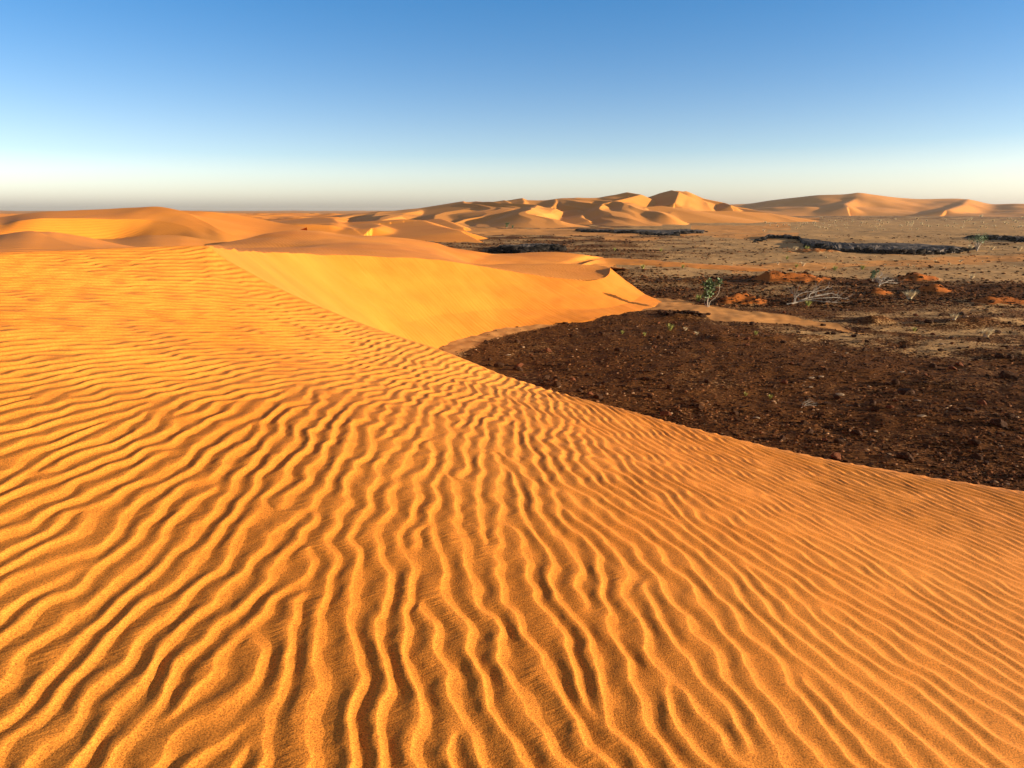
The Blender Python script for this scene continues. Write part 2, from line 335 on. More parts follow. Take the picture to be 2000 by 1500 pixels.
# lee side beyond the brink: rounds over, then lies at the angle of repose
cf = pchip([-2, -.5, -.38, -.1, .2, .6, 2], [1, 1, .9, .8, .8, .8, .8], az)
slope = np.where(az < eaz[7], .22, .60)
slope = pchip([-2, eaz[7]-.06, eaz[7]+.01, 0, 2], [.20, .22, .60, .62, .62], az)
DL = bR[None, :]+lee[:, None]; sdist = lee[:, None]*cf[None, :]
rad = pchip([-2, eaz[7]-.02, eaz[7]+.02, -.05, .2, 2], [1.2, .8, .05, .12, .5, .6], az)[None, :]
drop = slope[None, :]*(np.sqrt(sdist**2+rad**2)-rad)
XL, YL = DL*np.sin(az), DL*np.cos(az)
rl, _ = ripples(XL, YL); ZL = bZ[None, :]-drop+rs*rl*.0126*(1-.28*ss(.2, .5, az))[None, :]*(1-ss(.5, 1.1, sdist))
o = grid_obj('near_sand_dune', np.vstack([X1, XL]), np.vstack([Y1, YL]), np.vstack([Z1, ZL]), M_near,
             attrs={'trough': np.vstack([tr*(1-ss(.05, .35, az))[None, :]*np.clip(1.25-D1/7, .25, 1), np.zeros_like(XL)])})
tag(o, 'rippled orange dune top filling the foreground', kind='structure')
del X1, Y1, Z1, rp, tr

# ------------------------------------------------------------------ lofted dunes: rows of (u, v, distance) seen in the photo, each at its own range
def row(pts, n, plain=False):
    a = np.array([(u, v, (d if d else -PLAIN/max(float(pix_tan(u, v)[1]), 1e-3))) for u, v, d in pts], float)
    X = np.array([at(*p) for p in a]); s = np.r_[0, np.cumsum(np.hypot(np.diff(a[:, 0]), 3*np.diff(a[:, 1]))+1e-3)]; s /= s[-1]
    t = np.linspace(0, 1, n); return np.stack([pchip(s, X[:, k], t) for k in range(3)], -1)
def loft(name, rows, n, ms, mat, rough=0, rsc=.2, smooth=1, rip=None, label=None, ripcol=None):
    Rw = [row(r, n) if isinstance(r, list) else r for r in rows]; out = []; rv = []
    rip = rip or [0]*len(rows)
    for k in range(len(Rw)-1):
        for t in np.linspace(0, 1, ms[k]+1)[:-1]: out.append(Rw[k]*(1-t)+Rw[k+1]*t); rv.append(rip[k]*(1-t)+rip[k+1]*t)
    out.append(Rw[-1]); rv.append(rip[-1]); G = np.array(out)
    for _ in range(smooth): G[1:-1] = .25*G[:-2]+.5*G[1:-1]+.25*G[2:]
    if rough: G[..., 2] += rough*fbm(G[..., 0]*rsc, G[..., 1]*rsc, 3, 50)
    rv = np.repeat(np.array(rv)[:, None], n, 1)
    if ripcol: rv = rv*pchip(ripcol[0], ripcol[1], proj(G[..., 0], G[..., 1], G[..., 2])[0])
    o = grid_obj(name, G[..., 0], G[..., 1], G[..., 2], mat, attrs={'rip': rv}); tag(o, label, kind='structure'); return G
def below(r, dd, z, k=1.0):
    """hidden continuation of a row: dd metres farther from the camera, at height z"""
    h = np.hypot(r[:, 0], r[:, 1]); q = r.copy(); f = (h+dd)/h; q[:, 0] *= f; q[:, 1] *= f; q[:, 2] = z; return q
NC = 700
PAIR = [((386, 480.6, 9.7), (1500, 1100, 14)), ((425, 485, 14), (1250, 985, 0)), ((470, 490, 24), (1020, 860, 0)), ((540, 494, 34), (880, 760, 0)), ((620, 497, 41), (838, 712, 0)),
        ((700, 500, 45), (862, 685, 0)), ((800, 504, 48), (905, 662, 0)), ((890, 511, 50), (960, 646, 0)), ((940, 520, 51.5), (1020, 636, 0)), ((1010, 532, 53), (1090, 631, 0)),
        ((1080, 543, 54), (1150, 626, 0)), ((1140, 548, 55), (1205, 618, 0)), ((1175, 545, 57), (1245, 608, 0)), ((1190, 534, 60), (1275, 598, 0)), ((1192, 524, 63), (1296, 590, 0))]
def prow(k):
    P = np.array([at(u, v, d if d else -PLAIN/float(pix_tan(u, v)[1])) for u, v, d in (p[k] for p in PAIR)]); s = np.linspace(0, 1, len(P))
    a = np.stack([pchip(s, P[:, j], np.linspace(0, 1, NC)) for j in range(3)], -1)
    for _ in range(150): a[1:-1] = .25*a[:-2]+.5*a[1:-1]+.25*a[2:]
    return a
Tr = prow(0); Fr = prow(1); Fr[:, 2] = np.minimum(Fr[:, 2], PLAIN-.05)
def mixr(a, b, t, sag=0): q = a*(1-t)+b*t; q[:, 2] -= sag; return q
F2 = Fr+(Fr-Tr)*.12; F2[:, 2] = PLAIN-.6
loft('slip_face', [Tr, mixr(Tr, Fr, .33, .16), mixr(Tr, Fr, .68, .22), Fr, F2], NC, [60, 60, 60, 12], M_slip, .05, .3, 2, [0, .3, 1, 1, 1], 'smooth bright slip face of the dune curving round a bowl')
O = [(402, 481, 62), (450, 472, 66), (500, 461, 70), (540, 452, 73), (575, 447, 76), (620, 449, 78), (660, 455, 80), (700, 459, 82), (770, 462, 84), (820, 467, 86), (850, 473, 86), (880, 483, 86), (930, 491, 87), (985, 494, 94), (1040, 492, 98), (1090, 492, 100), (1140, 497, 101), (1190, 503, 0), (1260, 508, 0), (1340, 513, 0)]
Mid1 = [(403, 480.5, 48), (450, 485, 56), (500, 485, 58), (560, 482, 59), (620, 477, 60), (690, 474, 64), (760, 478, 66), (830, 490, 66), (890, 508, 62), (925, 516, 60), (990, 517, 62), (1060, 516, 64), (1120, 516, 66), (1170, 519, 68), (1192, 523, 66)]
Tb = [(400, 480, 9.5), (425, 485, 14), (470, 490, 24), (560, 495, 36), (650, 498, 43), (800, 504, 48), (890, 511, 50), (940, 520, 51.5), (1010, 532, 53), (1080, 543, 54), (1140, 548, 55), (1175, 545, 57), (1190, 534, 60), (1192, 524, 63)]
Or = row(O, NC)
Dip = [(404, 480.8, 60), (500, 475, 62), (600, 466, 66), (700, 466, 72), (800, 477, 76), (860, 488, 78), (900, 504, 76), (925, 516, 74), (990, 520, 78), (1060, 522, 80), (1120, 524, 82), (1180, 526, 0), (1235, 525, 0)]
loft('middle_sand_dune', [row(Tb, NC)-np.array([0, 0, 1])*np.linspace(.12, .0, NC)[:, None], row(Mid1, NC), row(Dip, NC), Or, below(Or, 16, PLAIN-.5)], NC, [40, 40, 40, 20], M_mid, .10, .12, 6, [1, 1, 1, .5, 0], 'orange dune behind the bowl with ripples on its flank', ripcol=([400, 650, 880, 950, 1190], [.12, .35, .4, 2.4, 2.4]))
# sand apron running right from the horn past the leafless ground
apr = [[(1100, 500, 84), (1190, 505, 0), (1300, 511, 0), (1400, 516, 0), (1500, 524, 0)], [(1100, 515, 70), (1195, 521, 0), (1300, 524, 0), (1400, 527, 0), (1500, 529, 0)]]
ar = [row(a, 200) for a in apr]; ar[0][:, 2] = ar[1][:, 2] = PLAIN-.15; am = (ar[0]+ar[1])/2; am[:, 2] = PLAIN+np.linspace(.75, .05, 200)
loft('sand_apron', [ar[0]+[0, 3, -.3], ar[0]*.6+am*.4+[0, 0, .05], am, ar[1]*.6+am*.4+[0, 0, .05], ar[1]-[0, 2, .3]], 200, [12]*4, M_mid, .06, .3, 2, [0]*5, 'low apron of orange sand trailing from the dune')

# left dunes
A0 = [(-700, 500, 16), (-200, 498, 16), (0, 497, 17), (100, 496, 17.5), (200, 494, 18), (300, 492, 18)]
A1 = [(-700, 478, 30), (-200, 470, 31), (-40, 466, 32), (20, 456, 32), (58, 452, 32), (95, 462, 28), (130, 473, 24), (165, 481, 21.5), (210, 486, 20), (300, 489, 20)]
B1 = [(-700, 484, 38), (-200, 476, 38), (-40, 472, 38), (20, 461, 37), (56, 452.5, 34), (90, 452, 35), (130, 456, 38), (170, 463, 40), (210, 472, 42), (245, 479, 44), (290, 487, 46)]
loft('small_left_dune', [A0, A1, B1, below(row(B1, 400), 6, -4.5)], 400, [50, 50, 12], M_left, .02, .3, 1, [.7, .2, 0, 0], 'small dune peak with a bright slip face behind the foreground crest')
U = [-900, -300, -100, 0, 40, 90, 150, 220, 270, 300, 345, 400, 440, 478]
def R_(vs, ds): return [(u, v, d) for u, v, d in zip(U, vs, ds)]
BG0 = R_([520, 512, 505, 500, 500, 498, 496, 494, 492, 490, 488, 486, 483, 478], [40, 42, 44, 46, 47, 48, 49, 50, 51, 52, 56, 66, 74, 80])
BG1 = R_([476, 470, 462, 458, 458, 462, 466, 466, 461, 459, 460, 468, 473, 475], [78, 80, 82, 84, 85, 87, 89, 91, 91, 90, 88, 82, 80, 82])
BG2 = R_([462, 452, 444, 440, 431, 426, 426, 428, 428, 430, 437, 455, 466, 472], [84, 86, 88, 90, 91, 93, 95, 97, 98, 98, 95, 88, 83, 83])
BG3 = R_([456, 444, 436, 433, 427, 422, 421, 418, 415, 415, 422, 443, 459, 469.3], [96, 98, 99, 100, 100, 102, 104, 106, 106, 106, 102, 93, 86, 84])
BG4 = R_([446, 438, 430, 425, 419, 414, 410.5, 407.5, 404.5, 403.2, 410, 433, 453, 467], [112, 112, 113, 114, 115, 115, 115, 115, 114, 113, 109, 98, 89, 85])
loft('large_left_dune', [BG0, BG1, BG2, BG3, BG4, below(row(BG4, NC), 25, PLAIN-1)], NC, [60, 40, 30, 30, 10], M_left, .06, .08, 0, [1, .6, .3, .3, 0, 0], 'large orange dune with a dark crest and slip face, left background')
V4 = [(303, 403.7, 113), (345, 410.5, 109), (400, 433.5, 98), (440, 453.5, 89), (478, 467, 85), (520, 468, 86)]
V5 = [(303, 404.5, 116), (345, 411, 118), (400, 413, 118), (450, 417, 122), (500, 425, 122), (545, 434, 118), (600, 443, 110)]
vr4 = row(V4, 300)-[0, 0, .05]; vr5 = row(V5, 300); vm_ = (vr4+vr5)/2; vm_[:, 2] -= .25
loft('left_dune_back_slope', [vr4, vm_, vr5, below(vr5, 20, PLAIN-1)], 300, [30, 30, 8], M_left, .05, .1, 2, [0, 0, 0, 0], 'sunlit far flank of the large left dune')

# ------------------------------------------------------------------ far dune fields as height fields with real ridges
def seg_ridge(X, Y, pts, sl, sr, rnd=.5):
    """height of a ridge: crest polyline, gentle left flank sl, steep right flank sr (seen from the camera)"""
    P = np.array([at(*p) for p in pts]); best = np.full(X.shape, 1e9); zc = np.zeros(X.shape); sg = np.ones(X.shape)
    for a, b in zip(P[:-1], P[1:]):
        dx, dy = b[0]-a[0], b[1]-a[1]; L2 = dx*dx+dy*dy
        t = np.clip(((X-a[0])*dx+(Y-a[1])*dy)/L2, 0, 1); px = X-a[0]-t*dx; py = Y-a[1]-t*dy; d = np.hypot(px, py)
        cr = dx*(Y-a[1])-dy*(X-a[0]); m = d < best
        best = np.where(m, d, best); zc = np.where(m, a[2]+t*(b[2]-a[2]), zc); sg = np.where(m, np.sign(cr), sg)
    s = np.where(sg > 0, sr, sl)       # polylines run from the far summit towards the camera: left of travel is picture right
    return zc-s*(np.sqrt(best**2+rnd**2)-rnd)
def smax(a, b, k): m = np.maximum(a, b); return m+k*np.log(np.exp((a-m)/k)+np.exp((b-m)/k))
def field(name, u0, u1, nu, d0, d1, nd_, zf, mat, label):
    a0 = math.atan((u0-1000)/F/CP); a1 = math.atan((u1-1000)/F/CP); A = np.linspace(a0, a1, nu)
    D = d0*(d1/d0)**np.linspace(0, 1, nd_); Dg, Ag = np.meshgrid(D, A, indexing='ij'); X, Y = Dg*np.sin(Ag), Dg*np.cos(Ag)
    Z = zf(X, Y, Dg, 1000+F/CP*np.tan(Ag)); low = Z < PLAIN-1.2
    keep = ~(low[:-1, :-1] & low[1:, 1:] & low[:-1, 1:] & low[1:, :-1]); Z = np.maximum(Z, PLAIN-2)
    o = grid_obj(name, X, Y, Z, mat, attrs={'rip': np.zeros_like(X)}, keep=keep); tag(o, label, kind='structure')
OUT = [(560, 424), (640, 418), (700, 414), (760, 409), (800, 404), (860, 398), (905, 393), (960, 391), (1020, 387), (1060, 388), (1100, 385), (1160, 383), (1200, 377), (1225, 375), (1262, 382), (1290, 374), (1312, 371), (1340, 373), (1375, 388), (1410, 394), (1450, 402), (1500, 412), (1560, 424)]
FOOT = [(560, 430, 0), (700, 446, 0), (850, 448, 0), (1000, 449, 0), (1150, 446, 0), (1300, 442, 0), (1420, 432, 0), (1500, 425, 0), (1560, 423, 0)]
def massif(X, Y, D, u):
    o = np.array(OUT); v = pchip(o[:, 0], o[:, 1]+2.5, u); dc = pchip([560, 800, 1100, 1300, 1560], [560, 540, 560, 600, 640], u)
    _, t = pix_tan(u, v); zc = -t*dc
    fa = np.array(FOOT); ft = pix_tan(fa[:, 0], fa[:, 1])[1]; df = pchip(fa[:, 0], -PLAIN/ft, u); df = np.minimum(df, dc-40)
    s = np.clip((D-df)/(dc-df), 0, 1); b = np.clip((D-dc)/140, 0, 1)
    z = PLAIN-1.3+(zc-PLAIN+1.3)*(s**1.15)*(1-b*b*(3-2*b)); z = np.where(D < df, PLAIN-1.3-.1*(df-D), z)
    # wandering transverse crests: long rise from the left, short drop on the right
    wx = X+30*fbm(X/160, Y/160, 3, 61); wy = Y+30*fbm(X/160, Y/160, 3, 62)
    for lam_, am, an, sd_ in ((82, 7.5, -14, 1), (43, 3.0, -4, 2), (19, .8, 10, 3)):
        q = ((wx*math.cos(R(an))-wy*math.sin(R(an))*.55)/lam_) % 1.0
        saw = np.where(q < .74, q/.74, (1-q)/.26); saw = saw**1.1
        z = z+am*(saw-.6)*ss(.02, .35, s)*(.5+.5*ss(-.4, .6, fbm(X/120, Y/120, 2, 70+sd_)))*(1-.75*ss(.8, 1, s))
    for pts, sl_, sr_ in RIDGES: z = smax(z, seg_ridge(X, Y, pts, sl_, sr_), .18)
    return z
RIDGES = [
 ([(1312, 371.5, 600), (1326, 375, 570), (1322, 386, 540), (1318, 396, 515)], .30, .50),
 ([(1340, 373, 610), (1375, 388, 600), (1415, 396, 590), (1428, 401, 560)], .25, .5),
 ([(1225, 375.5, 575), (1252, 380, 555), (1225, 387, 520), (1185, 396, 490)], .22, .45),
 ([(1085, 389, 540), (1086, 394, 520), (1080, 403, 495)], .18, .45),
 ([(1020, 387, 560), (1024, 394, 530), (1020, 402, 505), (1000, 415, 450)], .16, .42),
 ([(905, 393, 540), (908, 398, 515), (925, 404, 490)], .16, .45),
 ([(985, 391, 555), (995, 396, 530), (985, 402, 505)], .16, .45),
 ([(905, 409, 470), (870, 414, 455), (850, 420, 430), (848, 428, 405)], .30, .13),
 ([(1000, 415, 450), (960, 420, 430), (905, 428, 400)], .25, .10),
 ([(1125, 409, 470), (1138, 418, 440), (1135, 424, 415), (1150, 431, 395)], .14, .40),
 ([(1290, 402, 500), (1200, 408, 480), (1160, 413, 460)], .2, .15),
 ([(1040, 435, 370), (1058, 436.5, 366), (1075, 443, 352), (1086, 449, 345)], .12, .40),
 ([(1265, 428, 420), (1300, 429, 412), (1320, 437, 395)], .10, .35),
 ([(1440, 406, 590), (1470, 410, 560), (1500, 416, 540)], .12, .3),
 ([(1330, 413, 500), (1430, 412, 520), (1500, 416, 540)], .16, .2),
]
field('far_sand_dunes', 560, 1570, 900, 300, 900, 420, massif, M_far, 'far dune massif with grey shaded flanks and orange crests')
OUT2 = [(1380, 412), (1420, 399), (1460, 397), (1500, 391), (1560, 384), (1600, 380), (1640, 379), (1676, 376), (1700, 379), (1760, 386), (1800, 388), (1860, 387), (1890, 389), (1940, 398), (1980, 397), (2020, 398), (2100, 392), (2300, 396), (2700, 404), (3200, 410)]
def massif2(X, Y, D, u):
    o = np.array(OUT2); v = pchip(o[:, 0], o[:, 1]+.8, u); _, t = pix_tan(u, v); dc = 1500+60*np.sin(u/70); zc = -t*dc
    df = 1120+60*np.sin(u/120); s = np.clip((D-df)/(dc-df), 0, 1); b = ss(0, 1, (D-dc)/400)
    z = PLAIN-1+(zc-PLAIN+1)*s**1.1*(1-b); z = z+4.5*fbm(X/130, Y/160, 3, 81)*ss(0, .3, s)*(1-ss(.75, 1, s))
    for pts in ([(1676, 376.5, 1480), (1672, 388, 1380), (1650, 398, 1270), (1655, 404, 1220)], [(1890, 389, 1500), (1880, 400, 1350), (1850, 410, 1200)]):
        z = smax(z, seg_ridge(X, Y, pts, .2, .45, 4), 1.2)
    return z
field('right_far_dunes', 1370, 3200, 700, 1050, 2100, 160, massif2, M_far, 'long pale dune on the horizon at the right')
def hummocks(X, Y, D, u):
    n = 1-np.abs(fbm(X/90, Y/60, 3, 91)); q = ((X+25*fbm(X/90, Y/90, 2, 92)-.3*Y)/95) % 1; saw = np.where(q < .72, q/.72, (1-q)/.28)
    a = ss(130, 200, D)*(1-ss(1000, 1250, D))*(1-ss(640, 760, u+.0*D)*1.0)
    z = PLAIN-2.2+a*(2.5*saw+3.0*n+ .0016*D)
    for pts, sl_, sr_ in [([(700, 433, 260), (790, 428, 255), (825, 430, 250), (850, 440, 225), (900, 451, 190)], .08, .3), ([(860, 427, 330), (875, 432, 300), (905, 445, 260)], .1, .35),
                          ([(620, 424, 330), (650, 426, 300), (662, 440, 230), (690, 447, 200)], .1, .3), ([(730, 436, 240), (745, 441, 215), (730, 445, 200)], .1, .35)]:
        z = smax(z, seg_ridge(X, Y, pts, sl_, sr_, .8), .2)
    return z
field('low_sand_dunes', -900, 960, 900, 130, 1300, 260, hummocks, M_left, 'low orange sand hummocks between the big dunes')

# ------------------------------------------------------------------ gravel plain out to the horizon
MOUNDS = [  # u, v of the base centre, half width in px, half depth m, height m, red
    (1445, 590, 62, 2.2, .62, 1), (1545, 548, 100, 3.0, .85, 1), (1795, 545, 50, 2.5, .6, 1), (1715, 572, 28, 1.2, .35, 1), (1828, 570, 52, 2.0, .7, 1), (1950, 590, 70, 2, .35, 1),
    (1700, 628, 45, 1.6, .5, 0), (1330, 622, 60, 1.0, .25, 0), (1585, 497, 70, 4, .6, .5), (1350, 550, 100, 3, .3, 0), (1900, 630, 120, 2.0, .3, 0), (1500, 660, 200, 1.5, .22, 0)]
MW = []
for u, v, hw, hd, hh, rd in MOUNDS:
    x, y = on_plain(u, v); d = math.hypot(x, y); MW.append((x, y, hw/F*d, hd, hh*(1.35 if rd > .8 else 1), rd))
def plain_z(x, y, red=False):
    d = np.hypot(x, y); wob = .35*fbm(x*.35, y*.35, 3, 12)
    z = PLAIN+.16*fbm(x*.11, y*.11, 4, 1)+.035*noise(x*1.4, y*1.4, 7)*np.clip(1.6-d/80, 0, 1)
    z = z+(.5*fbm(x/45, y/30, 3, 33))*ss(60, 140, d); rr = 0
    for mx, my, hw, hd, hh, rd in MW:
        r = np.hypot((x-mx)/hw, (y-my-.25*(x-mx))/hd)+wob; k = 1-ss(.0, 1.0, r)
        z = z+hh*k*(.8+.35*noise(x*1.1, y*1.1, 9)); rr = np.maximum(rr, rd*ss(.04, .3, k))
    far = ss(1200, 4200, d)
    z = z+far*(5.5+4*fbm(x/420, y/260, 3, 44)+2.5*np.abs(noise(x/120, y/120, 45)))
    return (z, rr) if red else z
def pz(x, y): return float(plain_z(np.array([float(x)]), np.array([float(y)]))[0])
def band(v, pts, u, w):       # 1 below the picture-space line through pts
    p = np.array(pts, float); return ss(-w, w, v-np.interp(u, p[:, 0], p[:, 1]))
gaz = np.concatenate([np.radians(np.arange(-100, -38, .6)), np.radians(np.arange(-38, 38, .085)), np.radians(np.arange(38, 101, .6))])
ang = np.concatenate([np.linspace(42, 4.2, 620), np.linspace(4.18, .5, 380), np.linspace(.49, .03, 150)])
gd = -PLAIN/np.tan(np.radians(ang)); gd = gd[gd < 13500]
Dg, Ag = np.meshgrid(gd, gaz, indexing='ij'); GX, GY = Dg*np.sin(Ag), Dg*np.cos(Ag)
GZ, red = plain_z(GX, GY, True)
def zones(x, y):
    u, v = proj(x, y, np.full_like(x, PLAIN)); d = np.hypot(x, y)
    v = v+(6+.02*np.maximum(v-450, 0))*fbm(x/9, y/9, 3, 55)*np.clip((v-412)/60, 0, 1)
    tan = .12+.16*fbm(x/5, y/5, 3, 56)
    dk = band(v, [(800, 690), (1000, 640), (1290, 612), (1450, 645), (1560, 668), (1700, 684), (2000, 694), (2600, 720)], u, 9)
    tan = tan+(1-dk)*.20
    tan = tan+.34*(1-dk)*band(v, [(1300, 640), (1700, 606), (2000, 588)], u, 10)*(ss(-.3, .5, fbm(x/4, y/2.5, 3, 57)))
    up = 1-band(v, [(1000, 520), (1500, 534), (1700, 545), (2000, 552)], u, 7); tan = tan+.52*up
    tan = tan-.33*(1-ss(.0, 14, np.abs(v-425)))*ss(1300, 1380, u)-.25*(1-ss(0, 9, np.abs(v-470-8*noise(x/20, y/30, 58))))*ss(700, 800, u)*(1-ss(1350, 1500, u))
    tan = tan-.15*ss(1180, 1250, u)*(1-ss(1600, 1750, u))*(1-ss(0, 16, np.abs(v-495)))
    k_ = (1-ss(1150, 1450, u))*(1-ss(498, 512, v)); tan = tan*(1-k_)+k_*(.42+.28*fbm(x/6, y/12, 3, 66)); tan = tan+.30*fbm(x/28, y/9, 3, 71)*ss(30, 80, d)+.14*fbm(x/3.5, y/2.2, 3, 72)*(1-ss(40, 70, d))
    tan = tan+.4*(1-ss(0, 60, u-870-(700-v)*1.2))*(v > 560)*(1-ss(900, 1000, u))
    c = np.interp(u, [1240, 1290, 1400, 1500, 1600, 1680], [596, 592, 610, 622, 636, 646]); wd = np.interp(u, [1240, 1290, 1400, 1500, 1600, 1660], [14, 12, 16, 14, 6, 1])
    sand = 1-ss(.75, 1.1, np.abs(v-c)/wd); sand = np.where((u > 1240) & (u < 1690), sand, 0)
    c2 = np.interp(u, [1440, 1700, 2000, 2400], [524, 516, 503, 500]); sand = np.maximum(sand, .8*(1-ss(.5, 1.6, np.abs(v-c2)/7))*(u > 1430))
    c3 = np.interp(u, [1180, 1300, 1500, 1700], [462, 458, 462, 452]); sand = np.maximum(sand, .8*(1-ss(.5, 1.3, np.abs(v-c3)/10))*(u > 1180)*(u < 1560)*ss(-.6, .1, fbm(x/25, y/25, 2, 67)))
    c4 = np.interp(u, [800, 950, 1100, 1250], [446, 452, 456, 452]); sand = np.maximum(sand, (1-ss(.7, 1.1, np.abs(v-c4)/8))*(u > 640)*(u < 1200))
    sand = np.maximum(sand, ss(900, 1300, d)*(u < 1300)*.9); sand = np.maximum(sand, ((v < 452) & (u < 700))*.9)
    lf = np.interp(u, [700, 864, 905, 960, 1020, 1090], [700, 684, 662, 648, 638, 632]); wf = np.interp(u, [860, 900, 980, 1060, 1100], [34, 30, 16, 7, 2])
    sand = np.maximum(sand, (1-ss(.3, 1.15, (v-lf)/wf))*(u < 1090)*(u > 700)*(v > 600)*.9)
    c5 = np.interp(u, [1360, 1480, 1560], [446, 447, 440]); sand = np.maximum(sand, (1-ss(.7, 1.1, np.abs(v-c5)/6.5))*(u > 1350)*(u < 1545))
    rr = .42*(1-ss(0, 22, np.abs(v-655-8*noise(x/6, y/3, 68))))*(1-ss(1600, 1750, u))*ss(1330, 1420, u)*(ss(-.1, .5, fbm(x/3, y/1.6, 2, 69)))
    return np.clip(sand, 0, 1), np.clip(tan, 0, 1), rr
sz, tz, rz = zones(GX, GY)
zone = np.stack([sz*(1-.9*np.clip(red, 0, 1)), tz, np.maximum(rz, red*1.1), np.ones_like(sz)], -1)
ground = grid_obj('ground', GX, GY, GZ, M_ground, cols={'zone': zone}); tag(ground, 'dark gravel plain with tan sand patches reaching the horizon', kind='structure')
del GX, GY, GZ, zone

# dusty air round everything
def haze():
    me = bpy.data.meshes.new('haze'); x, y0, y1, z0, z1 = 14000, -300, 14500, -9.5, 46
    v = [(a, b, c) for a in (-x, x) for b in (y0, y1) for c in (z0, z1)]
    me.from_pydata(v, [], [(0, 1, 3, 2), (4, 6, 7, 5), (0, 4, 5, 1), (2, 3, 7, 6), (0, 2, 6, 4), (1, 5, 7, 3)]); m = bpy.data.materials.new('dusty_air'); m.use_nodes = True
    n = m.node_tree.nodes; n.remove(n['Principled BSDF']); p = n.new('ShaderNodeVolumePrincipled'); p.inputs['Color'].default_value = (.97, .91, .83, 1); p.inputs['Density'].default_value = .00006
    p.inputs['Anisotropy'].default_value = .3; m.node_tree.links.new(p.outputs[0], n['Material Output'].inputs['Volume']); me.materials.append(m); tag(link('haze', me), kind='stuff')
haze()

# ------------------------------------------------------------------ gravel and stones
def ico():
    t = (1+5**.5)/2
    v = np.array([(-1, t, 0), (1, t, 0), (-1, -t, 0), (1, -t, 0), (0, -1, t), (0, 1, t), (0, -1, -t), (0, 1, -t), (t, 0, -1), (t, 0, 1), (-t, 0, -1), (-t, 0, 1)], float)
    f = np.array([(0, 11, 5), (0, 5, 1), (0, 1, 7), (0, 7, 10), (0, 10, 11), (1, 5, 9), (5, 11, 4), (11, 10, 2), (10, 7, 6), (7, 1, 8), (3, 9, 4), (3, 4, 2), (3, 2, 6), (3, 6, 8), (3, 8, 9), (4, 9, 5), (2, 4, 11), (6, 2, 10), (8, 6, 7), (9, 8, 1)])
    return v/np.linalg.norm(v[0]), f
IV, IF = ico()
def sub(v, f):
    v = list(map(tuple, v)); c = {}; nf = []
    def mid(a, b):
        k = (min(a, b), max(a, b))
        if k not in c:
            m = np.array(v[a])+np.array(v[b]); c[k] = len(v); v.append(tuple(m/np.linalg.norm(m)))
        return c[k]
    for a, b, d in f: x, y, z = mid(a, b), mid(b, d), mid(d, a); nf += [(a, x, z), (b, y, x), (d, z, y), (x, y, z)]
    return np.array(v), np.array(nf)
def scatter(name, xs, ys, ss_, flat, tint, mat, label, cat):
    n = len(xs); base, f = IV, IF
    r = rng.random((n, 3)); ang_ = r[:, 0]*6.283; V = base[None]*(1+.45*(rng.random((n, 12, 1))-.5))
    V = V*(np.stack([.7+.9*r[:, 1], .7+.6*r[:, 2], flat*(.6+.8*rng.random(n))], -1)[:, None]); V *= ss_[:, None, None]
    c, s = np.cos(ang_)[:, None], np.sin(ang_)[:, None]; x = V[..., 0]*c-V[..., 1]*s; y = V[..., 0]*s+V[..., 1]*c
    z0 = plain_z(xs, ys); V = np.stack([x+xs[:, None], y+ys[:, None], V[..., 2]+(z0+ss_*flat*.25)[:, None]], -1)
    Fc = (f[None]+(np.arange(n)*12)[:, None, None]).reshape(-1, 3)
    me = raw_mesh(name, V.reshape(-1, 3), Fc, mat, False, {'tint': np.repeat(tint, 12)})
    return tag(link(name, me), label, cat, kind='stuff')
def sandy(x, y, sand, tan): return np.maximum(sand, ss(.25, .9, tan)*.75)
def pts_screen(n, u0, u1, v0, v1):
    u = rng.uniform(u0, u1, n); v = rng.uniform(v0, v1, n); a, t = pix_tan(u, v); d = -PLAIN/t; return d*np.sin(a), d*np.cos(a), d
X, Y, D = pts_screen(58000, 760, 2250, 575, 1010); sa_, ta_, _ = zones(X, Y)
k = rng.random(len(X)) > sandy(X, Y, sa_, ta_)*1.1-.03; k &= ~((X < 1.0) & (Y < 34)); X, Y, D = X[k], Y[k], D[k]
k = rng.random(len(X)) < .62+.5*fbm(X/2.2, Y/2.2, 3, 77); X, Y, D = X[k], Y[k], D[k]; s = .011+.045*rng.random(len(X))**3.5+.0005*D
scatter('gravel', X, Y, s, .55, np.clip(rng.random(len(X))**1.2, 0, 1), M_gravel, 'loose dark brown gravel strewn over the near plain', 'gravel')
X, Y, D = pts_screen(26000, 640, 2200, 458, 600); sa_, ta_, _ = zones(X, Y)
k = rng.random(len(X)) > sandy(X, Y, sa_, ta_)*1.15-.02; X, Y, D = X[k], Y[k], D[k]
s = (.05+.13*rng.random(len(X))**3)*(.6+D/130)
k = s < .75; X, Y, D, s = X[k], Y[k], D[k], s[k]
scatter('distant_gravel', X, Y, s, .5, np.clip(rng.random(len(X))**1.1*.9, 0, 1), M_gravel, 'dark stones and rubble scattered over the farther plain', 'rubble')

def rock_mesh(name, seed, mat, flat=.7, lvl=2, jag=.38):
    r = np.random.default_rng(seed); v, f = IV, IF
    for _ in range(lvl): v, f = sub(v, f)
    v = v.copy(); 
    for _ in range(9):                         # chop with planes: angular faces
        n = r.standard_normal(3); n /= np.linalg.norm(n); d = r.uniform(.45, .8); q = v@n-d; v -= np.outer(np.clip(q, 0, 9), n)*.95
    v *= (1+jag*.25*(r.random((len(v), 1))-.5)); v *= [1, r.uniform(.6, .9), flat*r.uniform(.8, 1.1)]
    return raw_mesh(name, v, f, mat, False)
RM = [rock_mesh('rock', i, M_rock, .55+.1*(i % 4)) for i in range(7)]
RMR = [rock_mesh('rock', 20+i, M_redrock, .6) for i in range(2)]; RMP = [rock_mesh('rock', 30+i, M_pale, .25) for i in range(2)]
RMB = [rock_mesh('rock', 40+i, M_black, .7) for i in range(4)]
